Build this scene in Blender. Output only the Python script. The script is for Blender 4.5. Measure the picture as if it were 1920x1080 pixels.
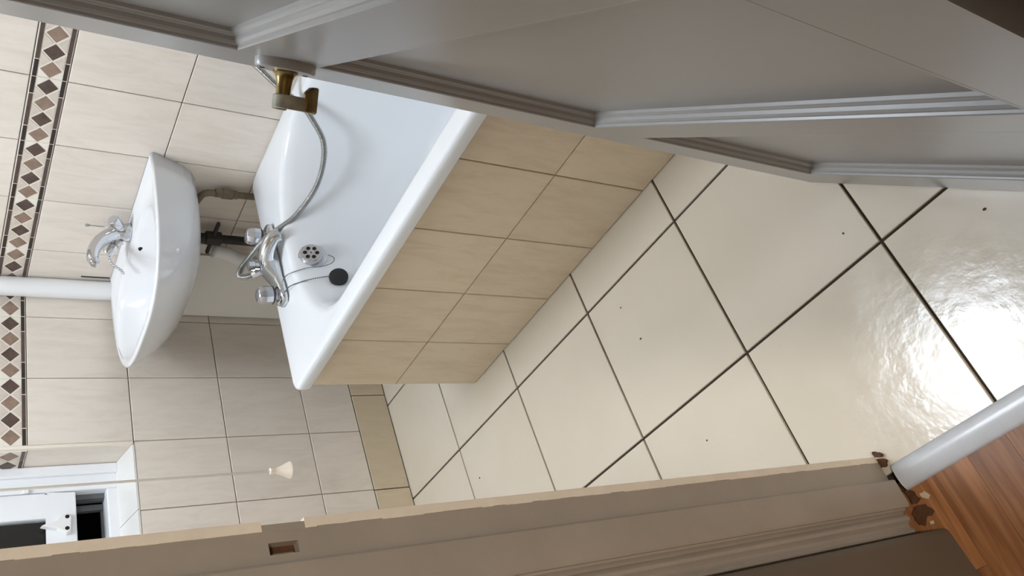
import bpy, bmesh, math, random
from mathutils import Vector, Matrix
random.seed(7)
for o in list(bpy.data.objects): bpy.data.objects.remove(o, do_unlink=True)
scn = bpy.context.scene
col = scn.collection
# ------------------------------------------------------------------ camera (turned on its side like the phone photo)
CAM = Vector((1.6758, 2.1653, 1.2897)); PIT, YAW, ROL, FPX = 0.6204, 4.0206, 0.0727, 1565.56
fw = Vector((math.cos(PIT)*math.cos(YAW), math.cos(PIT)*math.sin(YAW), -math.sin(PIT)))
rt = fw.cross(Vector((0, 0, 1))).normalized(); upv = rt.cross(fw)
r2 = math.cos(ROL)*rt + math.sin(ROL)*upv; u2 = -math.sin(ROL)*rt + math.cos(ROL)*upv
cd = bpy.data.cameras.new('camera'); cam = bpy.data.objects.new('camera', cd); col.objects.link(cam)
M3 = Matrix((-u2, r2, -fw)).transposed()
cam.matrix_world = Matrix.Translation(CAM) @ M3.to_4x4()
cd.sensor_width = 36; cd.lens = FPX/1920*36; cd.clip_start = .02
scn.camera = cam
# ------------------------------------------------------------------ world (night outside), exposure
w = bpy.data.worlds.new('night'); scn.world = w; w.use_nodes = True
w.node_tree.nodes['Background'].inputs[0].default_value = (.010, .012, .016, 1)
w.node_tree.nodes['Background'].inputs[1].default_value = 1.0
vs = scn.view_settings; vs.view_transform = 'Standard'; vs.look = 'None'; vs.gamma = 1; vs.use_curve_mapping = False
vs.exposure = 0.12
LAMP_POS = (.74, .78, 2.345); LAMP_E = 21.0; LAMP_COL = (.86, .95, 1.05)
HALL_E = 255.0; HALL_COL = (1.0, .945, .87)

# ------------------------------------------------------------------ helpers
def lin(r, g, b):
    f = lambda c: (c/255/12.92) if c/255 <= .04045 else ((c/255+.055)/1.055)**2.4
    return (f(r), f(g), f(b), 1)
class NT:
    def __init__(s, name):
        s.m = bpy.data.materials.new(name); s.m.use_nodes = True; s.t = s.m.node_tree; s.n = s.t.nodes
        s.b = s.n['Principled BSDF']
    def node(s, typ, **k):
        n = s.n.new(typ)
        for a, v in k.items():
            if a in n.inputs: n.inputs[a].default_value = v
            else: setattr(n, a, v)
        return n
    def link(s, a, b): s.t.links.new(a, b)
def mat(name, rgb, rough=.5, metal=0, bump=0, bscale=60, var=0, vscale=8, coat=0, spec=.5, stretch=(1, 1, 1)):
    t = NT(name); b = t.b
    b.inputs['Base Color'].default_value = lin(*rgb); b.inputs['Roughness'].default_value = rough
    b.inputs['Metallic'].default_value = metal; b.inputs['Coat Weight'].default_value = coat
    b.inputs['Coat Roughness'].default_value = .08; b.inputs['Specular IOR Level'].default_value = spec
    tc = t.node('ShaderNodeTexCoord'); mp = t.node('ShaderNodeMapping'); mp.inputs['Scale'].default_value = stretch
    oi = t.node('ShaderNodeObjectInfo'); ml = t.node('ShaderNodeVectorMath', operation='SCALE'); ml.inputs[0].default_value = (13.1, 7.7, 5.3)
    t.link(oi.outputs['Random'], ml.inputs['Scale']); t.link(tc.outputs['Object'], mp.inputs['Vector']); t.link(ml.outputs[0], mp.inputs['Location'])
    if var:
        nz = t.node('ShaderNodeTexNoise', Scale=vscale, Detail=5.0, Roughness=.6); t.link(mp.outputs[0], nz.inputs['Vector'])
        rp = t.node('ShaderNodeValToRGB'); c = lin(*rgb)
        rp.color_ramp.elements[0].position = .3; rp.color_ramp.elements[1].position = .75
        rp.color_ramp.elements[0].color = tuple(x*(1-var) for x in c[:3])+(1,)
        rp.color_ramp.elements[1].color = tuple(min(1, x*(1+var*.55)) for x in c[:3])+(1,)
        t.link(nz.outputs['Fac'], rp.inputs[0]); t.link(rp.outputs[0], b.inputs['Base Color'])
    if bump:
        n2 = t.node('ShaderNodeTexNoise', Scale=bscale, Detail=4.0); t.link(mp.outputs[0], n2.inputs['Vector'])
        bp = t.node('ShaderNodeBump', Strength=bump, Distance=.002); t.link(n2.outputs['Fac'], bp.inputs['Height']); t.link(bp.outputs[0], b.inputs['Normal'])
    return t.m
def tile_mat(name, rgb, streak, rough=.32, amount=.5, toned=.06):
    """cream ceramic with broken darker streaks along the tile's long side, a shade different on each tile"""
    t = NT(name); b = t.b; b.inputs['Roughness'].default_value = rough; b.inputs['Specular IOR Level'].default_value = .45
    tc = t.node('ShaderNodeTexCoord'); mp = t.node('ShaderNodeMapping'); mp.inputs['Scale'].default_value = (22, 4.5, 5)
    oi = t.node('ShaderNodeObjectInfo'); ml = t.node('ShaderNodeVectorMath', operation='SCALE'); ml.inputs[0].default_value = (31, 17, 9)
    t.link(oi.outputs['Random'], ml.inputs['Scale']); t.link(tc.outputs['Object'], mp.inputs['Vector']); t.link(ml.outputs[0], mp.inputs['Location'])
    n1 = t.node('ShaderNodeTexNoise', Scale=1.6, Detail=7.0, Roughness=.68, Distortion=.6); t.link(mp.outputs[0], n1.inputs['Vector'])
    r1 = t.node('ShaderNodeValToRGB'); r1.color_ramp.elements[0].position = .28; r1.color_ramp.elements[1].position = .56
    r1.color_ramp.elements[0].color = (1, 1, 1, 1); r1.color_ramp.elements[1].color = (0, 0, 0, 1); t.link(n1.outputs['Fac'], r1.inputs[0])
    mx = t.node('ShaderNodeMix', data_type='RGBA'); mx.inputs[6].default_value = lin(*rgb); mx.inputs[7].default_value = lin(*streak)
    sc = t.node('ShaderNodeMath', operation='MULTIPLY'); sc.inputs[1].default_value = amount; t.link(r1.outputs[0], sc.inputs[0]); t.link(sc.outputs[0], mx.inputs[0])
    hs = t.node('ShaderNodeHueSaturation'); mr = t.node('ShaderNodeMapRange'); mr.inputs[3].default_value = 1-toned; mr.inputs[4].default_value = 1+toned*.4
    t.link(oi.outputs['Random'], mr.inputs[0]); t.link(mr.outputs[0], hs.inputs['Value']); t.link(mx.outputs[2], hs.inputs['Color']); t.link(hs.outputs[0], b.inputs['Base Color'])
    n2 = t.node('ShaderNodeTexNoise', Scale=2.2, Detail=3.0); t.link(mp.outputs[0], n2.inputs['Vector'])
    bp = t.node('ShaderNodeBump', Strength=.12, Distance=.002); t.link(n2.outputs['Fac'], bp.inputs['Height']); t.link(bp.outputs[0], b.inputs['Normal'])
    return t.m
def floor_mat():
    t = NT('floor_ceramic'); b = t.b; b.inputs['Specular IOR Level'].default_value = .55
    tc = t.node('ShaderNodeTexCoord'); oi = t.node('ShaderNodeObjectInfo'); ml = t.node('ShaderNodeVectorMath', operation='SCALE'); ml.inputs[0].default_value = (9, 5, 3)
    ad = t.node('ShaderNodeVectorMath', operation='ADD'); t.link(oi.outputs['Random'], ml.inputs['Scale']); t.link(tc.outputs['Object'], ad.inputs[0]); t.link(ml.outputs[0], ad.inputs[1])
    n1 = t.node('ShaderNodeTexNoise', Scale=4.0, Detail=5.0); t.link(ad.outputs[0], n1.inputs['Vector'])
    rp = t.node('ShaderNodeValToRGB'); rp.color_ramp.elements[0].position = .3; rp.color_ramp.elements[1].position = .7
    rp.color_ramp.elements[0].color = lin(219, 209, 192); rp.color_ramp.elements[1].color = lin(225, 215, 199); t.link(n1.outputs['Fac'], rp.inputs[0]); t.link(rp.outputs[0], b.inputs['Base Color'])
    n2 = t.node('ShaderNodeTexNoise', Scale=26.0, Detail=4.0, Roughness=.55); t.link(ad.outputs[0], n2.inputs['Vector'])
    n3 = t.node('ShaderNodeTexNoise', Scale=9.0, Detail=3.0, Distortion=1.2); t.link(ad.outputs[0], n3.inputs['Vector'])
    mr = t.node('ShaderNodeMapRange'); mr.inputs[1].default_value = .35; mr.inputs[2].default_value = .65; mr.inputs[3].default_value = .13; mr.inputs[4].default_value = .20
    t.link(n3.outputs['Fac'], mr.inputs[0]); t.link(mr.outputs[0], b.inputs['Roughness'])
    bp = t.node('ShaderNodeBump', Strength=.28, Distance=.003); t.link(n2.outputs['Fac'], bp.inputs['Height']); t.link(bp.outputs[0], b.inputs['Normal'])
    return t.m
def wood_mat():
    t = NT('laminate'); b = t.b; b.inputs['Roughness'].default_value = .42
    tc = t.node('ShaderNodeTexCoord'); oi = t.node('ShaderNodeObjectInfo'); ml = t.node('ShaderNodeVectorMath', operation='SCALE'); ml.inputs[0].default_value = (19, 11, 3)
    mp = t.node('ShaderNodeMapping'); mp.inputs['Scale'].default_value = (4, 60, 10); t.link(oi.outputs['Random'], ml.inputs['Scale']); t.link(tc.outputs['Object'], mp.inputs['Vector']); t.link(ml.outputs[0], mp.inputs['Location'])
    n1 = t.node('ShaderNodeTexNoise', Scale=1.5, Detail=6.0, Distortion=.5); t.link(mp.outputs[0], n1.inputs['Vector'])
    rp = t.node('ShaderNodeValToRGB'); rp.color_ramp.elements[0].position = .3; rp.color_ramp.elements[1].position = .72
    rp.color_ramp.elements[0].color = lin(128, 80, 44); rp.color_ramp.elements[1].color = lin(186, 130, 84); t.link(n1.outputs['Fac'], rp.inputs[0])
    hs = t.node('ShaderNodeHueSaturation'); mr = t.node('ShaderNodeMapRange'); mr.inputs[3].default_value = .72; mr.inputs[4].default_value = 1.12
    t.link(oi.outputs['Random'], mr.inputs[0]); t.link(mr.outputs[0], hs.inputs['Value']); t.link(rp.outputs[0], hs.inputs['Color']); t.link(hs.outputs[0], b.inputs['Base Color'])
    return t.m
def emis(name, rgb, e):
    t = NT(name); t.b.inputs['Base Color'].default_value = (*rgb, 1); t.b.inputs['Emission Color'].default_value = (*rgb, 1); t.b.inputs['Emission Strength'].default_value = e
    return t.m
def glass_mat():
    t = NT('window_glass'); t.b.inputs['Base Color'].default_value = (.9, .95, .95, 1); t.b.inputs['Transmission Weight'].default_value = 1; t.b.inputs['Roughness'].default_value = .02; t.b.inputs['IOR'].default_value = 1.45
    return t.m
M = dict(
 hose=mat('steel_hose', (176, 176, 174), .24, 1),
 wtrim=mat('window_edge_trim', (238, 228, 214), .4),
 grout=mat('wall_grout', (150, 136, 118), .9, bump=.3, bscale=200),
 fgrout=mat('floor_grout', (62, 50, 38), .9, bump=.4, bscale=200, var=.3, vscale=30),
 tile=tile_mat('wall_tile', (234, 224, 213), (206, 192, 175), amount=.4),
 skirt=tile_mat('skirting_tile', (220, 204, 177), (196, 178, 150), amount=.35),
 panel=tile_mat('bath_panel_tile', (232, 215, 190), (204, 182, 152), amount=.5),
 floor=floor_mat(), wood=wood_mat(),
 bbase=mat('border_joint', (236, 228, 216), .5, bump=.1),
 btri=mat('border_stone_pale', (216, 203, 190), .5, var=.12, vscale=60),
 bdark=mat('border_stone_dark', (92, 74, 66), .45, var=.4, vscale=55),
 blight=mat('border_stone_mid', (150, 126, 110), .45, var=.3, vscale=55),
 bbar=mat('border_bar_black', (52, 42, 38), .4, var=.3, vscale=60),
 bbar2=mat('border_bar_brown', (88, 72, 66), .4, var=.3, vscale=60),
 plaster=mat('plaster', (232, 228, 220), .85, bump=.1),
 hallwall=mat('hall_paint', (150, 136, 120), .8, bump=.1),
 door=mat('door_gloss_paint', (160, 159, 158), .30, bump=.06, bscale=35, var=.035, vscale=5),
 trim=mat('jamb_paint', (170, 160, 147), .42, bump=.15, bscale=30, var=.08, vscale=12),
 cream=mat('cream_edge_paint', (248, 236, 218), .5, bump=.2, bscale=60, var=.08, vscale=30),
 board=mat('dark_hall_board_paint', (104, 92, 78), .6, var=.05),
 rawwood=mat('raw_wood', (96, 62, 36), .8, bump=.6, bscale=90, var=.45, vscale=60),
 filler=mat('filler', (206, 186, 160), .9, bump=.4, bscale=120),
 thresh=mat('threshold_paint', (206, 211, 218), .28, var=.05, vscale=40, coat=.2),
 enamel=mat('bath_acrylic', (238, 241, 245), .16, coat=.3),
 ceramic=mat('basin_ceramic', (234, 235, 238), .12, coat=.3),
 pvc=mat('white_pvc', (236, 236, 236), .35),
 boxing=mat('boxing_board', (240, 237, 230), .5),
 chrome=mat('chrome', (205, 207, 210), .12, 1),
 chrome2=mat('chrome_knob', (200, 200, 206), .2, 1),
 brass=mat('tarnished_brass', (136, 116, 74), .30, 1, bump=.3, bscale=70, var=.4, vscale=40),
 brassp=mat('brass_worn_paint', (166, 162, 146), .4, .4, bump=.3, bscale=90, var=.35, vscale=60),
 rubber=mat('black_rubber', (22, 22, 24), .55),
 dark=mat('dark_hole', (12, 12, 13), .8),
 blackpipe=mat('black_pipe', (40, 36, 32), .6), oldpipe=mat('painted_copper_pipe', (120, 106, 84), .55, var=.3, vscale=40),
 winwhite=mat('window_white', (240, 242, 246), .3),
 sill=mat('sill_tile_white', (226, 225, 222), .25, var=.02),
 wingrey=mat('window_gasket_grey', (96, 98, 100), .5),
 cord=mat('cord_cotton', (250, 244, 236), .8), bell=mat('cord_pull_plastic', (240, 228, 212), .4),
 glass=glass_mat(), night=mat('dark_yard', (30, 30, 32), .9),
)
def flecks(m, rgb, scale, lo):
    t = m.node_tree; b = t.nodes['Principled BSDF']; src = b.inputs['Base Color'].links[0].from_socket
    tc = t.nodes.new('ShaderNodeTexCoord'); nz = t.nodes.new('ShaderNodeTexNoise'); nz.inputs['Scale'].default_value = scale; nz.inputs['Detail'].default_value = 6; nz.inputs['Roughness'].default_value = .7
    mr = t.nodes.new('ShaderNodeMapRange'); mr.inputs[1].default_value = lo; mr.inputs[2].default_value = lo+.04; mr.inputs[4].default_value = .75
    mx = t.nodes.new('ShaderNodeMix'); mx.data_type = 'RGBA'; mx.inputs[7].default_value = lin(*rgb)
    t.links.new(tc.outputs['Object'], nz.inputs['Vector']); t.links.new(nz.outputs['Fac'], mr.inputs[0]); t.links.new(mr.outputs[0], mx.inputs[0]); t.links.new(src, mx.inputs[6]); t.links.new(mx.outputs[2], b.inputs['Base Color'])
flecks(M['trim'], (206, 198, 186), 34, .70)
flecks(M['cream'], (150, 134, 112), 26, .68)
def link(o, parent=None):
    col.objects.link(o)
    if parent is not None: o.parent = parent
    return o
def obj(name, bm, m, parent=None, smooth=False, bevel=0, seg=2, auto=None):
    me = bpy.data.meshes.new(name)
    bmesh.ops.recalc_face_normals(bm, faces=bm.faces)
    bm.to_mesh(me); bm.free()
    for mm in (m if isinstance(m, (list, tuple)) else [m]): me.materials.append(M[mm] if isinstance(mm, str) else mm)
    o = bpy.data.objects.new(name, me); link(o, parent)
    if smooth: me.shade_smooth()
    if bevel:
        b = o.modifiers.new('bevel', 'BEVEL'); b.width = bevel; b.segments = seg; b.limit_method = 'ANGLE'; b.angle_limit = math.radians(40)
    if auto:
        for p in me.polygons: p.use_smooth = True
        me.set_sharp_from_angle(angle=math.radians(auto))
    return o
def tag(o, label=None, cat=None, group=None, kind=None):
    if label: o['label'] = label
    if cat: o['category'] = cat
    if group: o['group'] = group
    if kind: o['kind'] = kind
    return o
def empty(name, label, cat, group=None, kind=None, mw=None):
    o = bpy.data.objects.new(name, None); o.empty_display_size = .05; col.objects.link(o)
    if mw is not None: o.matrix_world = mw
    return tag(o, label, cat, group, kind)
def box(bm, x0, x1, y0, y1, z0, z1, mi=0):
    v = [bm.verts.new((x, y, z)) for z in (z0, z1) for y in (y0, y1) for x in (x0, x1)]
    for f in ((0, 1, 3, 2), (4, 6, 7, 5), (0, 4, 5, 1), (2, 3, 7, 6), (0, 2, 6, 4), (1, 5, 7, 3)):
        bm.faces.new([v[i] for i in f]).material_index = mi
    return bm
def B(*a): return box(bmesh.new(), *a)
def tube(bm, pts, r, n=12, cap=True, closed=False):
    pts = [Vector(p) for p in pts]; rs = r if isinstance(r, (list, tuple)) else [r]*len(pts)
    rings = []; prev = None
    for i, p in enumerate(pts):
        a = pts[max(i-1, 0)]; c = pts[min(i+1, len(pts)-1)]; d = (c-a).normalized()
        if prev is None: u = d.orthogonal().normalized()
        else: u = (prev - d*prev.dot(d)).normalized()
        prev = u; v = d.cross(u)
        rings.append([bm.verts.new(p + (u*math.cos(2*math.pi*k/n)+v*math.sin(2*math.pi*k/n))*rs[i]) for k in range(n)])
    for A, C in zip(rings, rings[1:]):
        for k in range(n): bm.faces.new((A[k], A[(k+1) % n], C[(k+1) % n], C[k]))
    if cap: bm.faces.new(rings[0][::-1]); bm.faces.new(rings[-1])
    return bm
def lathe(bm, prof, o=(0, 0, 0), axis=(0, 0, 1), n=24):
    """prof: (radius, distance along axis)"""
    o = Vector(o); a = Vector(axis).normalized(); u = a.orthogonal().normalized(); v = a.cross(u); rings = []
    for r, h in prof:
        rings.append([bm.verts.new(o+a*h+(u*math.cos(2*math.pi*k/n)+v*math.sin(2*math.pi*k/n))*max(r, 1e-5)) for k in range(n)])
    for A, C in zip(rings, rings[1:]):
        for k in range(n): bm.faces.new((A[k], A[(k+1) % n], C[(k+1) % n], C[k]))
    bm.faces.new(rings[0][::-1]); bm.faces.new(rings[-1])
    return bm
def loft(bm, rings, cap0=False, cap1=False):
    R = [[bm.verts.new(p) for p in r] for r in rings]; n = len(R[0])
    for A, C in zip(R, R[1:]):
        for k in range(n): bm.faces.new((A[k], A[(k+1) % n], C[(k+1) % n], C[k]))
    if cap0: bm.faces.new(R[0][::-1])
    if cap1: bm.faces.new(R[-1])
    return bm
def prism(bm, poly, z0, z1, mi=0):
    """vertical prism over an (x, y) outline"""
    a = [bm.verts.new((x, y, z0)) for x, y in poly]; b = [bm.verts.new((x, y, z1)) for x, y in poly]; n = len(poly)
    for i in range(n): bm.faces.new((a[i], a[(i+1) % n], b[(i+1) % n], b[i])).material_index = mi
    bm.faces.new(a[::-1]).material_index = mi; bm.faces.new(b).material_index = mi
    return bm
def curve(pts, n=8):
    """Catmull-Rom through pts"""
    P = [Vector(p) for p in pts]; P = [P[0]*2-P[1]]+P+[P[-1]*2-P[-2]]; out = []
    for i in range(1, len(P)-2):
        for k in range(n):
            t = k/n; a, b, c, d = P[i-1:i+3]
            out.append(.5*((2*b)+(c-a)*t+(2*a-5*b+4*c-d)*t*t+(3*b-a-3*c+d)*t**3))
    out.append(P[-2]); return out
# tile pieces share mesh data by size and material; local u = along, v = up, w = out
_tm = {}
def poly_mesh(name, poly, t, m, b):
    key = (name, tuple((round(x, 4), round(y, 4)) for x, y in poly), t, m)
    if key in _tm: return _tm[key]
    bm = bmesh.new(); n = len(poly); cx = sum(p[0] for p in poly)/n; cy = sum(p[1] for p in poly)/n
    def ins(p):
        d = Vector((cx-p[0], cy-p[1])); L = d.length or 1; return (p[0]+d.x/L*b*1.4, p[1]+d.y/L*b*1.4)
    A = [bm.verts.new((x, y, 0)) for x, y in poly]; Bq = [bm.verts.new((x, y, t-b)) for x, y in poly]; Cq = [bm.verts.new((*ins(p), t)) for p in poly]
    for P, Q in ((A, Bq), (Bq, Cq)):
        for i in range(n): bm.faces.new((P[i], P[(i+1) % n], Q[(i+1) % n], Q[i]))
    bm.faces.new(Cq); bm.faces.new(A[::-1])
    me = bpy.data.meshes.new(name); bm.to_mesh(me); bm.free(); me.materials.append(M[m]); _tm[key] = me
    return me
def piece(name, poly, t, m, mw, parent, b=.0012):
    o = bpy.data.objects.new(name, poly_mesh(name, poly, t, m, b)); link(o, parent)
    o.matrix_basis = mw
    return o
def frame(o, u, v, wv): return Matrix.Translation(Vector(o)) @ Matrix((Vector(u), Vector(v), Vector(wv))).transposed().to_4x4()
def rect_piece(name, F, u0, u1, v0, v1, t, m, parent, g=.0012, b=.0012):
    uc, vc = (u0+u1)/2, (v0+v1)/2; a, c = (u1-u0)/2-g, (v1-v0)/2-g
    if a < .003 or c < .003: return None
    return piece(name, [(-a, -c), (a, -c), (a, c), (-a, c)], t, m, F @ Matrix.Translation((uc, vc, 0)), parent, b)
def border_tile(F, u0, u1, v0, v1, parent, light_first=True):
    """listello: pale tile with a row of diamonds between two rows of dark bars (wall > border_tile > stones)"""
    L = u1-u0; H = v1-v0
    bt = rect_piece('border_tile', F, u0+.0001-.0006, u1-.0001+.0006, v0, v1, .006, 'bbase', parent, g=.0008)
    if bt is None: return
    I = Matrix.Identity(4)
    n = max(1, round(L/.05)); p = L/n; hh = .0212; top = .006
    for i in range(n):
        c = -L/2+p*(i+.5)
        light = (i % 2 == 0) == light_first
        k = 'blight' if light else 'bdark'
        piece('diamond', [(c-p*.455, 0), (c, -hh), (c+p*.455, 0), (c, hh)], .0012, k, Matrix.Translation((0, 0, top)), bt, .0003)
        for s in (-1, 1):
            a0, a1 = c+.0035, c+p-.0035
            if i < n-1:
                q = [(a0, s*hh*1.12), (a1, s*hh*1.12), (c+p/2, s*.0035)]
                piece('triangle', q if s < 0 else q[::-1], .0008, 'btri', Matrix.Translation((0, 0, top)), bt, .0002)
    for s in (-1, 1):
        vv = s*.0300
        segs = [(-L/2, -L/4), (-L/4, L/4), (L/4, L/2)] if L > .15 else [(-L/2, 0), (0, L/2)]
        for j, (a, b_) in enumerate(segs):
            q = [(a+.0014, vv-.0042), (b_-.0014, vv-.0042), (b_-.0014, vv+.0042), (a+.0014, vv+.0042)]
            piece('bar', q, .0012, 'bbar2' if j == 1 else 'bbar', Matrix.Translation((0, 0, top)), bt, .0003)
ROWS = [.1224, .289, .537, .785, 1.0338, 1.1087, 1.3587, 1.6087, 1.8587, 2.1087, 2.35]
H = 2.35; XD = 1.378; YF = 2.24
# ------------------------------------------------------------------ setting: bathroom floor
fl = tag(obj('floor', B(-.02, 1.42, -.02, YF+.02, -.06, -.006), 'fgrout'), 'cream ceramic tiled bathroom floor with dark brown grout', 'floor', kind='structure')
FF = frame((0, 0, -.006), (1, 0, 0), (0, 1, 0), (0, 0, 1))
fx = [0, .0942, .4264, .7586, 1.0908, 1.41]; fy = [0, .3204, .6526, .9848, 1.317, 1.6492, 1.9814, YF]
for a, b in zip(fx, fx[1:]):
    for c, d in zip(fy, fy[1:]):
        t = rect_piece('floor_tile', FF, a, b, c, d, .006, 'floor', fl, g=.0028, b=.0012)
# ------------------------------------------------------------------ window wall (y = 0) with its opening
WX0, WX1, WZ0, WZ1 = .527, 1.17, .789, 1.95
bm = bmesh.new()
for a in ((-.22, WX0-.004, -.24, 0, -.06, H), (WX1+.004, 1.52, -.24, 0, -.06, H), (WX0-.004, WX1+.004, -.24, 0, -.06, WZ0-.004), (WX0-.004, WX1+.004, -.24, 0, WZ1+.004, H)): box(bm, *a)
ww = tag(obj('wall_window', bm, 'grout'), 'cream tiled wall with mosaic border around the window and behind the white pipe', 'wall', kind='structure')
FW = frame((0, 0, 0), (-1, 0, 0), (0, 0, 1), (0, 1, 0))
cx = [.008, .1173, .3173, .5173, .7173, .9173, 1.1173, 1.3173, XD]
def sub(a, b, c, d):
    """a tile cell minus the window opening (with its trim)"""
    X0, X1, Z0, Z1 = WX0-.010, WX1+.010, WZ0-.003, WZ1+.010
    if b <= X0 or a >= X1 or d <= Z0 or c >= Z1: return [(a, b, c, d)]
    out = []
    if a < X0: out.append((a, X0, c, d)); a = X0
    if b > X1: out.append((X1, b, c, d)); b = X1
    if c < Z0: out.append((a, b, c, Z0))
    if d > Z1: out.append((a, b, Z1, d))
    return out
for c, d in zip(ROWS, ROWS[1:]):
    for a, b in zip(cx, cx[1:]):
        for (p, q, r, s) in sub(a, b, c, d):
            if abs(d-c-.0749) < .001: border_tile(FW, -q, -p, r, s, ww, light_first=True)
            else: rect_piece('wall_tile', FW, -q, -p, r, s, .007, 'tile', ww)
sk = tag(obj('baseboard_window', B(.001, XD, 0, .003, 0, .1215), 'fgrout'), 'row of tan skirting tiles at the foot of the window wall', 'skirting', kind='structure')
for a, b in ((.008, .056), (.056, .388), (.388, .7195), (.7195, 1.051), (1.051, XD)):
    rect_piece('skirting_tile', FW, -b, -a, .002, .1224, .009, 'skirt', sk, g=.0018)
# ------------------------------------------------------------------ bath wall (x = 0)
bw = tag(obj('wall_bath', B(-.2, 0, -.24, YF+.2, -.06, H), 'grout'), 'cream tiled wall with mosaic border behind basin and bath', 'wall', kind='structure')
FB = frame((0, 0, 0), (0, 1, 0), (0, 0, 1), (1, 0, 0))
cy = [.008, .1652, .3652, .5652, .7652, .9652, 1.1652, 1.3652, 1.5652, 1.7652, 1.9652, 2.1652, YF]
for c, d in zip([0]+ROWS, ROWS):
    for a, b in zip(cy, cy[1:]):
        if d < .3 and a > .53: continue
        if abs(d-c-.0749) < .001: border_tile(FB, a, b, c, d, bw, light_first=True)
        else: rect_piece('wall_tile', FB, a, b, c, d, .007, 'tile', bw)
tag(obj('wall_foot', B(-.2, 1.5, YF, YF+.2, -.06, H), 'plaster'), 'pale wall at the foot end of the bath, behind the open door', 'wall', kind='structure')
tag(obj('ceiling', B(-.2, 1.5, -.24, YF+.2, H, H+.1), 'plaster'), 'white plaster ceiling over the bathroom', 'ceiling', kind='structure')
# ------------------------------------------------------------------ door wall and hall
Y0, Y1 = 1.44, 2.137; ZD = 2.02
bm = bmesh.new()
box(bm, XD+.004, 1.50, -.2, Y0-.03, -.06, H); box(bm, XD+.004, 1.50, Y1+.03, 4.2, -.06, H); box(bm, XD+.004, 1.50, Y0-.03, Y1+.03, ZD+.03, H)
tag(obj('wall_door', bm, 'plaster'), 'wall with the doorway between bathroom and hall', 'wall', kind='structure')
tag(obj('wall_hall_side', B(2.72, 2.82, 1.2, 4.2, -.06, H), 'hallwall'), 'plain painted hall wall behind the viewer', 'wall', kind='structure')
tag(obj('wall_hall_end', B(1.5, 2.82, 4.2, 4.3, -.06, H), 'hallwall'), 'plain painted wall at the far end of the hall', 'wall', kind='structure')
tag(obj('ceiling', B(1.5, 2.82, 1.2, 4.3, H, H+.1), 'plaster'), 'white plaster ceiling over the hall', 'ceiling', kind='structure')
bm = bmesh.new(); arc = [(1.512+.012*(1-math.sin(k*math.pi/12)), 1.480-.012*(1-math.cos(k*math.pi/12))) for k in range(7)]
prism(bm, [(2.72, 1.487), (1.60, 1.4845)]+[(x, y) for x, y in arc]+[(1.512, 1.40), (2.72, 1.36)], -.02, H)
tag(obj('wall_hall_return', bm, 'board', auto=35), 'dark painted hall wall with rounded corner beside the door architrave', 'wall', kind='structure')
hf = tag(obj('floor_hall', B(1.425, 2.82, 1.2, 4.3, -.06, -.006), 'rawwood'), 'brown wood strip laminate hall floor beyond the threshold', 'floor', kind='structure')
FH = frame((0, 0, -.006), (1, 0, 0), (0, 1, 0), (0, 0, 1))
yy = 1.37
while yy < 2.45:
    xx = 1.441 - random.random()*.0; first = .12+random.random()*.3
    e = xx+first
    while xx < 2.1:
        rect_piece('plank', FH, xx, min(e, 2.1), yy, yy+.066, .006, 'wood', hf, g=.0002, b=.0002); xx = e; e = xx+.42
    yy += .066
# ------------------------------------------------------------------ door lining (latch side) with rebate, stop, strike mortise
tr = tag(empty('trim_1', 'worn grey door jamb on the latch side with cream edge and empty strike hole', 'door jamb', kind='structure'))
bm = bmesh.new()      # rebate face around the mortise (z .986-1.014, x 1.397-1.408)
for (z0, z1, x0, x1) in ((.006, .9865, 1.3855, 1.42), (1.0145, ZD, 1.3855, 1.42), (.9865, 1.0145, 1.3855, 1.3968), (.9865, 1.0145, 1.4082, 1.42)): box(bm, x0, x1, Y0-.03, Y0, z0, z1)
obj('rebate', bm, 'trim', tr)
obj('strike_hole', B(1.3968, 1.4082, Y0-.03, Y0-.011, .9865, 1.0145), 'rawwood', tr)
obj('plaster_crumb', prism(bmesh.new(), [(1.4030, Y0-.011), (1.4080, Y0-.011), (1.4080, Y0-.004), (1.4062, Y0-.006)], .989, 1.009), 'filler', tr)
bm = bmesh.new(); random.seed(3)
zz = .008
while zz < ZD:
    z1 = min(ZD, zz+random.uniform(.008, .03)); e = 1.3855+random.uniform(-.0005, .0005)
    if zz < .98 < z1: z1 = .977
    if .976 <= zz < 1.017: z1 = 1.0185
    else: box(bm, 1.3755, e, Y0-.028, Y0+.0006, zz, z1)
    zz = z1
tag(obj('cream_edge', bm, 'cream', tr), 'cream painted front edge of the jamb')
obj('strike_patch', B(1.379, 1.3860, Y0-.028, Y0+.0002, .977, 1.0185), 'trim', tr)
obj('stop', prism(bmesh.new(), [(1.42, Y0-.03), (1.42, Y0+.011), (1.4225, Y0+.0135), (1.462, Y0+.0135), (1.466, Y0+.011), (1.466, Y0-.03)], .014, ZD), 'trim', tr, auto=40)
tr2 = tag(empty('trim_2', 'moulded grey architrave on the hall side of the latch jamb', 'architrave', kind='structure'))
prof = [(1.466, Y0-.03), (1.466, Y0+.008), (1.4685, Y0+.0065), (1.4705, Y0+.001), (1.4725, Y0-.001), (1.4755, Y0+.0035), (1.480, Y0+.0055), (1.484, Y0+.0045), (1.4865, Y0+.0005), (1.489, Y0-.002), (1.493, Y0-.0015), (1.4965, Y0+.0015), (1.4995, Y0+.0030), (1.5025, Y0+.0015), (1.504, Y0-.003), (1.504, Y0-.03)]
obj('moulding', prism(bmesh.new(), prof, .020, ZD+.05), 'trim', tr2, auto=35)
obj('back_band', prism(bmesh.new(), [(1.5, 1.36), (1.508, 1.36), (1.508, Y0-.006), (1.5, Y0-.006)], .018, ZD+.05), 'trim', tr2, bevel=.002)
tr3 = tag(empty('trim_3', 'grey door jamb on the hinge side beside the open door', 'door jamb', kind='structure'))
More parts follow.
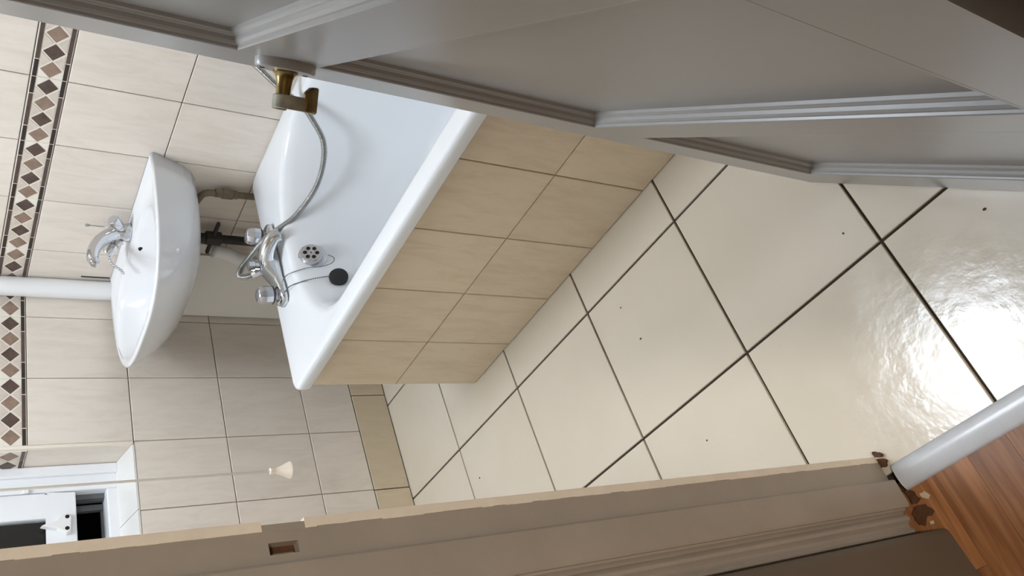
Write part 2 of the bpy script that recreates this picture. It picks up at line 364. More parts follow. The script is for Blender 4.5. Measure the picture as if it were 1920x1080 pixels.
obj('rebate', B(1.3755, 1.42, Y1+.003, Y1+.03, .004, ZD), 'trim', tr3)
obj('stop', B(1.4215, 1.466, Y1-.009, Y1+.03, .014, ZD), 'trim', tr3, bevel=.002)
obj('moulding', prism(bmesh.new(), [(x, 2*(Y0+Y1)/2-y) for x, y in prof], .020, ZD+.05), 'trim', tr3, auto=35)
obj('head', B(1.3755, 1.5, Y0-.03, Y1+.03, ZD, ZD+.03), 'trim', tr3)
# threshold strip: low rounded bar
pf = [(-.0225, 0), (-.0215, .0045), (-.018, .0078), (-.012, .0098), (-.004, .0106), (.004, .0102), (.012, .0085), (.018, .0058), (.0215, .003), (.0225, 0)]
bm = bmesh.new(); A = [bm.verts.new((1.4195+a, Y0+.0165, b)) for a, b in pf]; Cc = [bm.verts.new((1.4195+a, Y1-.010, b)) for a, b in pf]
for i in range(len(pf)-1): bm.faces.new((A[i], A[i+1], Cc[i+1], Cc[i]))
bm.faces.new((A[0], Cc[0], Cc[-1], A[-1])); bm.faces.new(A); bm.faces.new(Cc[::-1])
tag(obj('threshold_strip', bm, 'thresh', auto=50), 'white painted rounded threshold bar between tiles and wood floor', 'threshold')
# broken wood and filler at the foot of the jamb
def shard(name, poly, z1, m, label, cat, jag=.0016, seed=1):
    """broken flake: outline subdivided and torn"""
    rnd = random.Random(seed); out = []
    for i, p in enumerate(poly):
        q = poly[(i+1) % len(poly)]; n = max(1, int(math.hypot(q[0]-p[0], q[1]-p[1])/.0035))
        for k in range(n): out.append((p[0]+(q[0]-p[0])*k/n+rnd.uniform(-jag, jag), p[1]+(q[1]-p[1])*k/n+rnd.uniform(-jag, jag)))
    return tag(obj(name, prism(bmesh.new(), out, .0003, z1), m), label, cat)
shard('wood_splinter', [(1.3655, 1.4412), (1.3760, 1.4412), (1.3800, 1.4500), (1.3765, 1.4535)], .010, 'rawwood', 'dark brown splinter of wood on the tile where the cream jamb edge ends', 'wood splinter', .0012, 2)
shard('wood_splinter', [(1.3800, 1.4412), (1.3950, 1.4412), (1.3945, 1.4490), (1.3885, 1.4530), (1.3820, 1.4500)], .008, 'rawwood', 'jagged brown wood scrap between jamb foot and white threshold bar', 'wood splinter', .0014, 3)
shard('wood_splinter', [(1.4430, 1.4545), (1.4640, 1.4545), (1.4665, 1.4600), (1.4610, 1.4680), (1.4540, 1.4640), (1.4440, 1.4640)], .006, 'rawwood', 'dark broken wood strip along the jamb foot on the hall floor', 'wood splinter', .0015, 4)
shard('wood_splinter', [(1.4690, 1.4520), (1.4740, 1.4430), (1.4960, 1.4450), (1.4985, 1.4520), (1.4900, 1.4600), (1.4880, 1.4760), (1.4720, 1.4700)], .004, 'rawwood', 'flat reddish brown wood flake at the foot of the architrave', 'wood splinter', .0015, 5)
shard('filler_crumb', [(1.4540, 1.4700), (1.4630, 1.4715), (1.4680, 1.4790), (1.4640, 1.4850), (1.4560, 1.4800)], .002, 'filler', 'pale filler smear on the wood floor beside the jamb foot', 'filler', .0012, 6)
shard('filler_crumb', [(1.4965, 1.4620), (1.5010, 1.4610), (1.5020, 1.4660), (1.4980, 1.4670)], .003, 'filler', 'small white crumb on wood floor beside the rounded wall corner', 'filler', .0006, 7)
# ------------------------------------------------------------------ door_1: leaf hung on the right, open 45 degrees, leaning a touch
L = .696; TH = .040; A45 = math.radians(45); lean = .0067
dd = Vector((math.sin(A45), math.cos(A45), 0)); n0 = Vector((math.cos(A45), -math.sin(A45), 0))
du = (Vector((0, 0, 1))+n0*lean).normalized(); dn = (dd.cross(du)); dn = dn if dn.dot(n0) > 0 else -dn
DM = Matrix.Translation((.925, 1.612, 0)) @ Matrix((dd, du, dn)).transposed().to_4x4()   # local: s, height, out of the hall face
dr = empty('door_1', 'open grey-white three panel door with brass lever, hinged at right', 'door', kind='structure', mw=DM)
Z0 = .010
S0, S1 = .083, L-.083
PZ = [(.132, .510), (.589, .969), (1.046, 1.45), (1.53, 1.90)]
for s0, s1 in ((0, S0), (S1, L)): obj('stile', B(s0, s1, Z0, 2.0, -TH, 0), 'door', dr)
zs = [Z0]+[z for p in PZ for z in p]+[2.0]
for i in range(0, len(zs), 2): obj('rail', B(S0, S1, zs[i], zs[i+1], -TH, 0), 'door', dr)
RD = .0175
for a, b in PZ:
    obj('panel', B(S0-.004, S1+.004, a-.004, b+.004, -TH+.012, -RD), 'door', dr)
    # moulding: mitred stepped ring falling from the face to the panel
    steps = [(0, 0.0001), (.0030, .0001), (.0042, -.0010), (.0048, -.0036), (.0066, -.0044), (.0086, -.0070), (.0098, -.0108), (.0112, -.0116), (.0122, -.0128), (.0138, -.0140), (.0150, -RD), (.0150, -RD-.002), (0, -RD-.002)]
    rings = [[(S0+e, a+e, h), (S1-e, a+e, h), (S1-e, b-e, h), (S0+e, b-e, h)] for e, h in steps]
    obj('moulding', loft(bmesh.new(), rings+[rings[0]]), 'door', dr)
# brass lever handle: rose, stem and the bent flat lever seen almost end on
hz, hs = .998, .078
hd = bpy.data.objects.new('handle', None); link(hd, dr); tag(hd, 'tarnished brass lever on a painted rose')
ov = lambda r1, r2, z, n=32: [(hs+r1*math.cos(2*math.pi*k/n), hz+r2*math.sin(2*math.pi*k/n), z) for k in range(n)]
rose = obj('rose', loft(bmesh.new(), [ov(.021, .031, 0), ov(.021, .031, .0075), ov(.0195, .0295, .0095), ov(.012, .016, .0098)], True, True), 'door', hd, auto=40)
for s in (-1, 1): obj('screw_hole', lathe(bmesh.new(), [(.0028, 0), (.0028, .0004)], (hs-.004, hz+s*.0225, .00965), (0, 0, 1), 12), 'dark', hd)
obj('stem', lathe(bmesh.new(), [(.0125, .0096), (.0125, .0115), (.0100, .0135), (.0082, .018), (.0074, .026), (.0072, .0345)], (hs, hz, 0), (0, 0, 1), 24), 'brass', hd, auto=40)
# lever: a flat band standing on edge, curled at its upper end, thick and turned back at its lower end
def band(path, tk, o0, o1):
    V = [Vector((a, b, 0)) for a, b in path]; rings = []
    for i, p in enumerate(V):
        d = (V[min(i+1, len(V)-1)]-V[max(i-1, 0)]).normalized(); nn = Vector((-d.y, d.x, 0))*tk
        k0 = o0[i] if isinstance(o0, list) else o0
        rings.append([(p.x+nn.x, p.y+nn.y, k0), (p.x+nn.x, p.y+nn.y, o1), (p.x-nn.x, p.y-nn.y, o1), (p.x-nn.x, p.y-nn.y, k0)])
    return loft(bmesh.new(), rings, True, True)
obj('lever', band([(hs-.009, hz-.008), (hs-.010, hz-.001), (hs-.007, hz+.005), (hs-.001, hz+.008), (hs+.005, hz+.0065), (hs+.009, hz+.002), (hs+.011, hz-.004), (hs+.011, hz-.012), (hs+.011, hz-.022)], .0022, .0335, .0475), 'brassp', hd, bevel=.0008, auto=35)
obj('lever_end', band([(hs+.010, hz-.0185), (hs+.0095, hz-.0245), (hs+.006, hz-.0305), (hs-.002, hz-.0330)], .0042, [.0280, .0220, .0205, .0205], .0475), 'brass', hd, bevel=.0018, auto=35)
obj('door_edge_latch', B(-.0008, .0, hz-.035, hz+.035, -TH+.009, -.009), 'brassp', dr)
# ------------------------------------------------------------------ window_1: reveal trim, white frame, raised sash
wn = tag(empty('window_1', 'white sash window with dark panes in a tiled reveal', 'window', kind='structure'))
YW = -.10
FR = frame((WX0-.004, 0, 0), (0, 1, 0), (0, 0, 1), (1, 0, 0))
for c, d in zip(ROWS, ROWS[1:]):
    c, d = max(c, WZ0), min(d, WZ1)
    if d-c < .02: continue
    if abs(d-c-.0749) < .001: border_tile(FR, YW, 0, c, d, wn, light_first=False)
    else: rect_piece('reveal_tile', FR, YW, -.001, c, d, .004, 'tile', wn)
    rect_piece('reveal_tile', frame((WX1+.004, 0, 0), (0, -1, 0), (0, 0, 1), (-1, 0, 0)), .001, -YW, c, d, .004, 'tile', wn)
for a, b in ((.527, .715), (.715, .915), (.915, 1.115), (1.115, 1.17)):   # sloped white sill tiles
    bm = bmesh.new(); g = .0008
    v = [bm.verts.new(p) for p in ((a+g, .008, WZ0-.004), (b-g, .008, WZ0-.004), (b-g, YW, WZ0-.004), (a+g, YW, WZ0-.004), (a+g, .008, WZ0+.001), (b-g, .008, WZ0+.001), (b-g, YW, WZ0+.024), (a+g, YW, WZ0+.024))]
    for f in ((0, 3, 2, 1), (4, 5, 6, 7), (0, 1, 5, 4), (1, 2, 6, 5), (2, 3, 7, 6), (3, 0, 4, 7)): bm.faces.new([v[i] for i in f])
    obj('sill_tile', bm, 'sill', wn)
obj('edge_trim', B(WX0-.010, WX0, -.004, .0095, WZ0-.003, WZ1+.008), 'wtrim', wn, bevel=.003)
obj('edge_trim', B(WX1, WX1+.010, -.004, .0095, WZ0-.003, WZ1+.008), 'wtrim', wn, bevel=.003)
obj('edge_trim', B(WX0, WX1, -.004, .0095, WZ1, WZ1+.008), 'wtrim', wn, bevel=.003)
for a in ((WX0, .597, YW-.07, YW, WZ0+.012, WZ1), (1.10, WX1, YW-.07, YW, WZ0+.012, WZ1), (.597, 1.10, YW-.07, YW, WZ0+.012, .8385), (.597, 1.10, YW-.07, YW, 1.90, WZ1)): obj('frame', B(*a), 'winwhite', wn, bevel=.004, seg=3)
obj('frame_bead', B(WX0+.001, .556, YW, YW+.012, WZ0+.020, WZ1), 'winwhite', wn, bevel=.004, seg=3)
obj('stop_clip', B(.588, .598, YW, YW+.008, 1.020, 1.034), 'winwhite', wn, bevel=.002)
for x0, x1, y0, y1 in ((.5975, .611, YW-.055, YW-.030), (.611, .6125, YW-.055, YW-.04), (.618, .634, YW-.069, YW-.054)): obj('track', B(x0, x1, y0, y1, .8386, 1.89), 'wingrey', wn)
obj('track', B(.6345, 1.10, YW-.068, YW-.058, .8386, .845), 'wingrey', wn)
sa = bpy.data.objects.new('sash', None); link(sa, wn); tag(sa, 'white sash raised above the sill')
bm = bmesh.new(); sx0, sx1, sz0, sz1, sw = .600, 1.098, .9125, 1.89, .068; y0, y1 = YW-.028, YW-.001
box(bm, sx0, sx1, y0, y1, sz0, sz0+sw); box(bm, sx0, sx1, y0, y1, sz1-sw, sz1); box(bm, sx0, sx0+sw, y0, y1, sz0+sw, sz1-sw); box(bm, sx1-sw, sx1, y0, y1, sz0+sw, sz1-sw)
bmesh.ops.remove_doubles(bm, verts=bm.verts, dist=1e-5)
obj('sash_frame', bm, 'winwhite', sa, bevel=.003, seg=2)
obj('pane', B(sx0+sw-.004, sx1-sw+.004, y0+.010, y0+.014, sz0+sw-.004, sz1-sw+.004), 'glass', sa)
# white lever catch on the bottom rail
bm = bmesh.new(); cxx, czz = .694, .955
poly = [(-.020, -.013), (-.013, -.021), (.013, -.019), (.017, -.012), (.012, -.003), (.007, .004), (.003, .020), (0, .030), (-.004, .020), (-.007, .006), (-.018, -.004)]
poly = [(x*1.6, z*1.45) for x, z in poly]
A = [bm.verts.new((cxx+x, YW-.001, czz+z)) for x, z in poly]; Cc = [bm.verts.new((cxx+x*.88, YW+.016, czz+z*.92)) for x, z in poly]
for i in range(len(poly)): bm.faces.new((A[i], A[(i+1) % len(poly)], Cc[(i+1) % len(poly)], Cc[i]))
bm.faces.new(Cc); bm.faces.new(A[::-1])
obj('catch', bm, 'pvc', sa, bevel=.002)
for dx, dz in ((-.018, -.018), (.013, -.017)): obj('screw', lathe(bmesh.new(), [(.0052, 0), (.0052, .0008)], (cxx+dx, YW+.0158, czz+dz), (0, 1, 0), 10), 'dark', sa)
tag(obj('wall_yard', B(-.6, 2.4, -2.2, -2.0, -.5, 3), 'night'), 'dark yard wall outside the window', 'wall', kind='structure')
# ------------------------------------------------------------------ bath
def rrect(x0, x1, y0, y1, rx, ry, z, n=14, rx2=None, ry2=None):
    """rounded rectangle; r at the tap (low y) end, r2 at the foot end"""
    rx2 = rx2 or rx; ry2 = ry2 or ry; out = []
    for (cx_, cy_, a0, ra, rb) in ((x1-rx, y0+ry, -90, rx, ry), (x1-rx2, y1-ry2, 0, rx2, ry2), (x0+rx2, y1-ry2, 90, rx2, ry2), (x0+rx, y0+ry, 180, rx, ry)):
        for k in range(n+1):
            t = math.radians(a0+90*k/n); out.append((cx_+ra*math.cos(t), cy_+rb*math.sin(t), z))
    return out
bx = empty('bathtub', 'white bath with chrome overflow along the cream tiled wall', 'bathtub')
BX0, BX1, BY0, BY1, BZ = .009, .692, .524, 2.222, .546
O = lambda e, z: rrect(BX0+e, BX1-e, BY0+e, BY1-e, .030-e*.5, .030-e*.5, z)
IN = lambda a, b, c, d, r, q, z: rrect(a, b, c, d, r, q, z, rx2=.2, ry2=.3)
rings = [O(.012, .512), O(.003, .513), O(0, .517), O(0, .536), O(.002, .5425), O(.006, .5455), O(.012, .5463),
         IN(.062, .650, .645, 2.12, .25, .20, .5455), IN(.066, .646, .650, 2.115, .25, .20, .5445), IN(.071, .641, .656, 2.11, .25, .20, .541), IN(.075, .637, .661, 2.105, .25, .20, .534),
         IN(.080, .632, .668, 2.09, .25, .20, .515), IN(.092, .620, .685, 2.05, .24, .2, .44), IN(.112, .600, .716, 1.96, .23, .2, .31), IN(.130, .582, .752, 1.86, .22, .2, .21), IN(.150, .562, .786, 1.80, .2, .18, .172), IN(.185, .527, .83, 1.74, .17, .15, .158), IN(.25, .46, .92, 1.6, .1, .1, .155)]
tub = obj('shell', loft(bmesh.new(), rings, False, True), 'enamel', bx, smooth=True)
so = tub.modifiers.new('solid', 'SOLIDIFY'); so.thickness = .004; so.offset = -1
# feet
for x, y in ((.17, .85), (.53, .85), (.17, 1.75), (.53, 1.75)): obj('leg', lathe(bmesh.new(), [(.02, 0), (.02, .01), (.009, .012), (.009, .16)], (x, y, .0), (0, 0, 1), 12), 'wingrey', bx)
# overflow fitting on the tap-end wall
oc = Vector((.386, .672, .496)); on = Vector((0, .93, .36)).normalized()
ovf = obj('overflow', lathe(bmesh.new(), [(.038, -.008), (.038, .001), (.036, .003), (.029, .0035), (.0275, .014), (.0255, .0175), (.001, .018)], oc, on, 32), 'chrome2', bx, auto=40)
tag(ovf, 'round chrome overflow rose')
ou = Vector((1, 0, 0)); ovv = on.cross(ou)
for k in range(7):
    p = oc + on*.0176 + ((ou*math.cos(k*math.pi/3+.3)+ovv*math.sin(k*math.pi/3+.3))*.0145 if k < 6 else Vector())
    obj('overflow_hole', lathe(bmesh.new(), [(.0052 if k < 6 else .002, 0), (.0052 if k < 6 else .002, .0006)], p, on, 12), 'dark', ovf)
# ------------------------------------------------------------------ tiled bath panel
XP = .6438
bp = tag(obj('bath_surround', B(XP-.018, XP-.006, .492, 2.235, .001, .511), 'grout'), 'side panel of beige tiles under the bath rim', 'bath panel')
FP = frame((XP-.007, 0, 0), (0, 1, 0), (0, 0, 1), (1, 0, 0))
py = [.489]+[.6856+.2*k for k in range(8)]+[2.235]
for c, d in ((.001, .2486), (.2486, .5105)):
    for a, b in zip(py, py[1:]): rect_piece('panel_tile', FP, a, b, c, d, .007, 'panel', bp)
# ------------------------------------------------------------------ bath mixer
mx = empty('bath_mixer_tap', 'chrome bath mixer with two knobs on the bath rim', 'tap')
ty = .590; tz = .5462
def blob(bm, x0, x1, y0, y1, z0, z1): return box(bm, x0, x1, y0, y1, z0, z1)
def hull_loft(sections):
    """sections: (x, yc, half depth, z0, z1) -> rounded bar along x"""
    rings = []
    for x, yc, hd_, z0, z1 in sections:
        zc, hz_ = (z0+z1)/2, (z1-z0)/2
        rings.append([(x, yc+hd_*math.copysign(abs(math.cos(2*math.pi*k/20))**.6, math.cos(2*math.pi*k/20)), zc+hz_*math.copysign(abs(math.sin(2*math.pi*k/20))**.6, math.sin(2*math.pi*k/20))) for k in range(20)])
    return loft(bmesh.new(), rings, True, True)
obj('body', hull_loft([(.228, ty, .014, tz, tz+.012), (.236, ty, .023, tz, tz+.020), (.262, ty, .025, tz, tz+.026), (.290, ty, .020, tz, tz+.026), (.315, ty, .021, tz, tz+.040), (.345, ty, .024, tz, tz+.048), (.375, ty, .023, tz, tz+.046), (.402, ty, .020, tz, tz+.028), (.430, ty, .024, tz, tz+.024), (.462, ty, .024, tz, tz+.020), (.474, ty, .014, tz, tz+.012)]), 'chrome', mx, smooth=True)
for x, lab in ((.262, 0), (.444, 1)):
    kb = obj('knob', lathe(bmesh.new(), [(.014, .018), (.0135, .026), (.020, .030), (.0225, .034), (.0235, .048), (.022, .060), (.017, .068), (.006, .071)], (x, ty-.002, tz), (.06 if lab else -.06, -.06, 1), 10), 'chrome2', mx, bevel=.002, auto=25)
    obj('collar', lathe(bmesh.new(), [(.0205, .0295), (.0228, .0312), (.0205, .0330)], (x, ty-.002, tz), (.06 if lab else -.06, -.06, 1), 24), 'rubber', kb)
sp = [(.347, ty+.002, tz+.030), (.338, ty+.020, tz+.036), (.325, ty+.040, tz+.034), (.313, ty+.058, tz+.026), (.309, ty+.066, tz+.012)]
obj('spout', tube(bmesh.new(), curve(sp, 6), [.022-.00022*i for i in range(25)], 18), 'chrome', mx, smooth=True)
obj('diverter', lathe(bmesh.new(), [(.010, 0), (.010, .018), (.014, .020), (.014, .034), (.006, .037)], (.352, ty-.006, tz+.040), (0, -.1, 1), 8), 'chrome', mx, auto=30)
obj('hose_union', tube(bmesh.new(), [(.356, ty-.012, tz+.030), (.358, ty-.030, tz+.046), (.358, ty-.040, tz+.054)], [.012, .011, .0095], 8), 'chrome', mx, auto=30)
# shower hose: corrugated steel
hp = curve([(.358, ty-.040, tz+.054), (.350, ty-.060, tz+.068), (.334, ty-.074, tz+.074), (.312, ty-.070, tz+.068), (.293, ty-.042, tz+.050), (.283, .598, .578), (.280, .640, .556), (.262, .682, .517), (.215, .737, .476), (.175, .790, .465), (.145, .838, .476), (.118, .872, .508), (.095, .900, .546), (.064, .915, .602), (.036, .944, .664), (.030, 1.00, .76), (.032, 1.10, .96), (.040, 1.18, 1.25), (.050, 1.20, 1.55)], 90)
pts = []; rad = []; acc = 0; last = hp[0]
for i, p in enumerate(hp):
    acc += (p-last).length; last = p; pts.append(p); rad.append(.0068+.0014*math.sin(acc/.0040*2*math.pi))
hs_ = tag(obj('shower_hose', tube(bmesh.new(), pts, rad, 12), 'hose', smooth=True), 'corrugated steel shower hose looping from the bath mixer into the tub', 'shower hose')
hh_ = empty('hand_shower', 'chrome hand shower in a wall holder behind the open door', 'shower head')
obj('holder', lathe(bmesh.new(), [(.022, 0), (.022, .006), (.011, .010), (.011, .040)], (.007, 1.20, 1.60), (1, 0, 0), 20), 'chrome', hh_, auto=40)
obj('handle', tube(bmesh.new(), [(.050, 1.20, 1.55), (.052, 1.20, 1.62), (.062, 1.20, 1.74), (.085, 1.20, 1.79)], [.011, .013, .013, .018], 16), 'chrome', hh_, smooth=True)
obj('rose', lathe(bmesh.new(), [(.018, 0), (.036, .018), (.038, .028), (.034, .030)], (.080, 1.20, 1.795), (.8, 0, -.6), 24), 'pvc', hh_, auto=40)
# plug on its chain
pl = empty('bath_plug', 'black rubber bath plug hanging on a ball chain', 'plug')
pc = Vector((.476, .712, .459)); pn = Vector((.05, .9, .42)).normalized()
obj('plug', lathe(bmesh.new(), [(.020, -.008), (.0225, -.006), (.0235, 0), (.0225, .003), (.019, .004), (.012, .0045), (.004, .0048)], pc, pn, 28), 'rubber', pl, auto=40)
def chain(name, ctrl, step, r, m, parent):
    P = curve(ctrl, 24); bm = bmesh.new(); tube(bm, P, r*.35, 5); acc = 1
    for a, b in zip(P, P[1:]):
        acc += (b-a).length
        if acc >= step: acc = 0; bmesh.ops.create_icosphere(bm, subdivisions=1, radius=r, matrix=Matrix.Translation(b))
    return obj(name, bm, m, parent, smooth=True)
chain('chain', [(.452, .612, tz+.008), (.462, .648, .554), (.468, .682, .524), (.470, .700, .490), (.472, .706, .478)], .0036, .0019, 'wingrey', pl)
ch = tag(chain('overflow_chain', [(.418, .613, tz+.008), (.426, .648, .553), (.430, .680, .520), (.433, .694, .488), (.426, .702, .462), (.410, .703, .453), (.398, .700, .466)], .0036, .0016, 'wingrey', None), 'thin ball chain running from the mixer to the chrome overflow', 'chain')
# ------------------------------------------------------------------ washbasin
wb = empty('washbasin', 'white D-shaped washbasin hung in the corner on the tiled wall', 'washbasin')
YC, BXB = .3125, .0075
def dring(sx, sy, z, x0=BXB, ex=3.0, xs=0, n=40, nb=12):
    out = []
    for k in range(n+1):
        t = -math.pi/2+math.pi*k/n; c, s = math.cos(t), math.sin(t)
        out.append((x0+sx*max(c, 0)**(2/ex), YC+sy*math.copysign(abs(s)**(2/ex), s), z))
    for k in range(1, nb): out.append((x0, YC+sy*(1-2*k/nb), z))
    for i, (x, y, zz_) in enumerate(out):          # back corner notched round the standing pipe
        d = math.hypot(x-.0365, y-.0365)
        if d < .032: f = .032/max(d, 1e-4); out[i] = (max(x0, .0365+(x-.0365)*f), .0365+abs(y-.0365)*f+(.012 if x < .02 else 0), zz_)
    return out
def bring(cx_, sx, sxb, sy, z, ex=2.6, n=40, nb=12):
    out = []
    for k in range(n+1):
        t = -math.pi/2+math.pi*k/n; c, s = math.cos(t), math.sin(t)
        out.append((cx_+sx*max(c, 0)**(2/ex), YC+sy*math.copysign(abs(s)**(2/ex), s), z))
    for k in range(1, nb):
        t = math.pi/2+math.pi*k/nb; c, s = math.cos(t), math.sin(t)
        out.append((cx_-sxb*abs(c)**(2/3.2), YC+sy*math.copysign(abs(s)**(2/3.2), s), z))
    return out
RX, RY = .398, .2765
ZQ = lambda z: .82-(.82-z)*.77
rings = [dring(.16, .12, ZQ(.638)), dring(.225, .165, ZQ(.642)), dring(.27, .20, ZQ(.655)), dring(.305, .226, ZQ(.678)), dring(.335, .244, ZQ(.710)), dring(.362, .257, ZQ(.745)), dring(.382, .267, ZQ(.780)), dring(.394, .2745, ZQ(.808)), dring(RX, RY, .816), dring(RX-.001, RY-.001, .8195), dring(RX-.005, RY-.005, .8215), dring(RX-.012, RY-.012, .821),
         bring(.215, .164, .135, .233, .8190), bring(.215, .160, .130, .229, .8165), bring(.215, .154, .122, .222, .803), bring(.215, .143, .112, .208, .775), bring(.212, .123, .098, .180, .745), bring(.205, .09, .08, .14, .722), bring(.20, .05, .05, .07, .714), bring(.20, .024, .024, .024, .712)]
obj('bowl', loft(bmesh.new(), rings, True, True), 'ceramic', wb, smooth=True)
obj('overflow_hole', lathe(bmesh.new(), [(.0085, 0), (.0085, .0012)], (.0955, YC-.004, .793), (.97, 0, .26), 18), 'dark', wb)
obj('waste', lathe(bmesh.new(), [(.022, 0), (.022, .002), (.016, .003), (.014, .001)], (.20, YC, .7125), (0, 0, 1), 20), 'chrome', wb, auto=40)
# mixer tap on the ledge
bt = empty('basin_mixer_tap', 'chrome monobloc basin mixer with arched spout', 'tap')
tb = Vector((.048, YC+.004, .8205))
obj('body', loft(bmesh.new(), [[(tb.x+a*rx*math.cos(2*math.pi*k/24)*1.0+ox, tb.y+ry*math.sin(2*math.pi*k/24), tb.z+z) for k in range(24)] for a, rx, ry, z, ox in ((1, .025, .027, 0, 0), (1, .026, .028, .004, 0), (1, .023, .025, .020, .001), (1, .020, .023, .036, .003), (1, .016, .019, .048, .006), (1, .008, .010, .054, .008))], True, True), 'chrome', bt, smooth=True)
obj('spout', tube(bmesh.new(), curve([(tb.x+.002, tb.y, tb.z+.026), (tb.x+.014, tb.y, tb.z+.050), (tb.x+.036, tb.y, tb.z+.074), (tb.x+.066, tb.y, tb.z+.091), (tb.x+.096, tb.y, tb.z+.097), (tb.x+.113, tb.y, tb.z+.092)], 6), [.0205-.00025*i for i in range(31)], 18), 'chrome', bt, smooth=True)
obj('nozzle', lathe(bmesh.new(), [(.0125, 0), (.0130, .010), (.0115, .012), (.0085, .0125)], (tb.x+.111, tb.y, tb.z+.098), (.35, 0, -1), 20), 'chrome2', bt, auto=40)
for s in (1, -1):
    a = Vector((0, s*.80, .62)) if s > 0 else Vector((.42, -.62, .62)); a.normalize(); o = tb+Vector((.004 if s > 0 else .020, s*.012, .022))
    kn = obj('handle', lathe(bmesh.new(), [(.0105, 0), (.0105, .014), (.0090, .016), (.0135, .019), (.0150, .024), (.0150, .046), (.0135, .0495), (.002, .050)], o, a, 20), 'chrome', bt, auto=35)
    obj('cap', lathe(bmesh.new(), [(.0115, .0498), (.0115, .0504)], o, a, 20), 'chrome2', kn)
obj('pop_up_rod', tube(bmesh.new(), [(tb.x-.014, tb.y, tb.z+.040), (tb.x-.014, tb.y, tb.z+.098)], .0018, 8), 'chrome', bt)
obj('rod_knob', lathe(bmesh.new(), [(.002, 0), (.0045, .006), (.0045, .012), (.001, .014)], (tb.x-.014, tb.y, tb.z+.096), (0, 0, 1), 12), 'chrome', bt)
chain('chain', [(tb.x+.052, tb.y-.036, tb.z+.050), (tb.x+.062, tb.y-.055, tb.z+.042), (tb.x+.066, tb.y-.068, tb.z+.028), (tb.x+.069, tb.y-.080, tb.z+.012), (tb.x+.072, tb.y-.092, tb.z+.002)], .0085, .0050, 'chrome', bt)
# ------------------------------------------------------------------ pipes and boxing
wp = empty('vertical_pipe', 'white plastic pipe rising in the corner beside the basin', 'pipe')
obj('pipe', lathe(bmesh.new(), [(.0275, 0), (.0275, H-.806)], (.0365, .0365, .806), (0, 0, 1), 28), 'pvc', wp, auto=40)
obj('stack', lathe(bmesh.new(), [(.0255, 0), (.0255, .806)], (.0340, .0340, .0), (0, 0, 1), 20), 'pvc', wp, auto=40)
obj('sealant', prism(bmesh.new(), [(.0072, .0600), (.0072, .0645), (.0105, .0625)], .825, .90), 'blackpipe', wp)
tag(obj('boxing_panel', prism(bmesh.new(), [(.0875, .010), (.0935, .0105), (.0145, .2065), (.0085, .2040)], .002, .668), 'boxing'), 'plain pale board boxing in the corner pipe under the basin', 'boxing panel')
s1 = empty('supply_pipe', 'old pipe with compression joint on the wall under the basin right side', 'pipe')
obj('pipe', tube(bmesh.new(), curve([(.026, .44, .676), (.028, .475, .668), (.028, .487, .655), (.028, .490, .62), (.028, .496, .45), (.028, .498, .20)], 6), .0095, 12), 'oldpipe', s1, smooth=True)
obj('joint', lathe(bmesh.new(), [(.010, -.034), (.0135, -.032), (.0135, -.016), (.0165, -.014), (.0165, .012), (.0135, .014), (.0135, .026), (.010, .028)], (.028, .4915, .603), (0, .02, -1), 6), 'oldpipe', s1)
s2 = empty('waste_trap', 'black waste pipe with stop valve hanging below the basin', 'pipe')
obj('pipe', lathe(bmesh.new(), [(.013, 0), (.013, .49)], (.045, .322, .19), (0, 0, 1), 14), 'blackpipe', s2, auto=40)
obj('valve', lathe(bmesh.new(), [(.013, -.026), (.020, -.022), (.020, .020), (.013, .024)], (.045, .322, .60), (0, 0, 1), 8), 'blackpipe', s2)
obj('valve_lever', B(.040, .052, .258, .390, .596, .606), 'blackpipe', s2, bevel=.003)
obj('side_pipe', tube(bmesh.new(), [(.045, .300, .640), (.045, .300, .58)], .0045, 8), 'oldpipe', s2)
obj('elbow', tube(bmesh.new(), curve([(.046, .268, .585), (.048, .262, .545), (.048, .246, .515), (.048, .236, .46)], 5), .021, 14), 'pvc', s2, smooth=True)
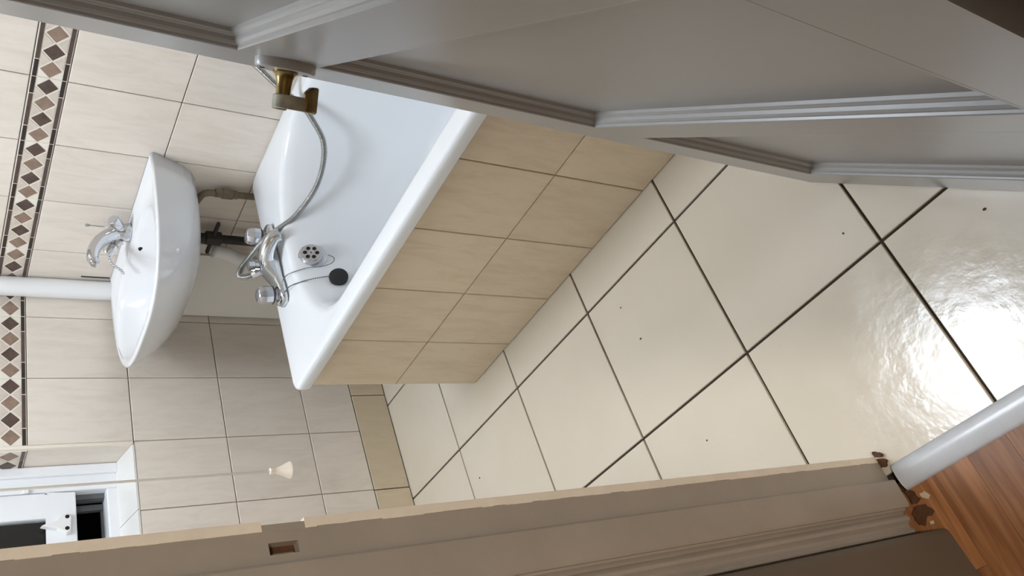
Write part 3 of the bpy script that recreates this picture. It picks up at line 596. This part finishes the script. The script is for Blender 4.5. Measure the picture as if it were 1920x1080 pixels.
# ------------------------------------------------------------------ pull cord
pcx, pcy = .9925, .75
cl = empty('light_pull_cord', 'white pull cord with bell-shaped end hanging from the ceiling', 'pull cord')
obj('switch', lathe(bmesh.new(), [(.042, 0), (.042, -.016), (.034, -.026), (.006, -.028)], (pcx, pcy, H), (0, 0, 1), 28), 'pvc', cl, auto=40)
obj('cord', tube(bmesh.new(), [(pcx, pcy, H-.027), (pcx+.0004, pcy, 1.5), (pcx, pcy, .714)], .0023, 8), 'cord', cl, smooth=True)
obj('bell', lathe(bmesh.new(), [(.002, .030), (.0062, .029), (.0062, .023), (.0048, .022), (.0062, .016), (.0105, .004), (.0155, -.006), (.0165, -.009), (.0150, -.0105), (.010, -.009)], (pcx, pcy, .697), (0, 0, 1), 24), 'bell', cl, auto=50)
# ------------------------------------------------------------------ ceiling lamps
lp = empty('ceiling_light', 'round white ceiling lamp lighting the bathroom', 'ceiling light')
obj('base', lathe(bmesh.new(), [(.31, 0), (.31, -.018), (.305, -.022)], (LAMP_POS[0], LAMP_POS[1], H), (0, 0, 1), 40), 'pvc', lp, auto=40)
M['lamp'] = emis('lamp_diffuser', LAMP_COL, LAMP_E)
obj('diffuser', lathe(bmesh.new(), [(.300, -.0225), (.298, -.040), (.275, -.058), (.20, -.070), (.10, -.076), (.002, -.077)], (LAMP_POS[0], LAMP_POS[1], H), (0, 0, 1), 40), 'lamp', lp, smooth=True)
hl = empty('ceiling_light', 'small round ceiling lamp in the hall behind the viewer', 'ceiling light')
obj('base', lathe(bmesh.new(), [(.13, 0), (.13, -.016), (.125, -.020)], (2.13, 3.45, H), (0, 0, 1), 32), 'pvc', hl, auto=40)
M['hlamp'] = emis('hall_lamp_diffuser', HALL_COL, HALL_E)
obj('diffuser', lathe(bmesh.new(), [(.12, -.0205), (.115, -.04), (.08, -.055), (.002, -.062)], (2.13, 3.45, H), (0, 0, 1), 32), 'hlamp', hl, smooth=True)
# ------------------------------------------------------------------ specks of dirt on the floor
for k, (x, y) in enumerate(((1.036, 1.604), (1.157, 1.803), (.816, 1.086), (.909, 1.099), (1.18, 1.14), (.874, .374))):
    bm = bmesh.new(); bmesh.ops.create_icosphere(bm, subdivisions=1, radius=.0022, matrix=Matrix.Translation((x, y, .0012)) @ Matrix.Diagonal((1, 1.4 if k % 2 else .8, .5, 1)))
    tag(obj('dirt_speck', bm, 'rawwood'), 'tiny dark speck on floor tile '+('just left of the door bottom corner', 'close in front of the door near the glare', 'beside the bath in the narrow tile row corner', 'in the middle of the floor near the bath', 'near the jamb in the middle of a tile', 'at the far end beside the window wall')[k], 'dirt', 'specks on the bathroom floor')
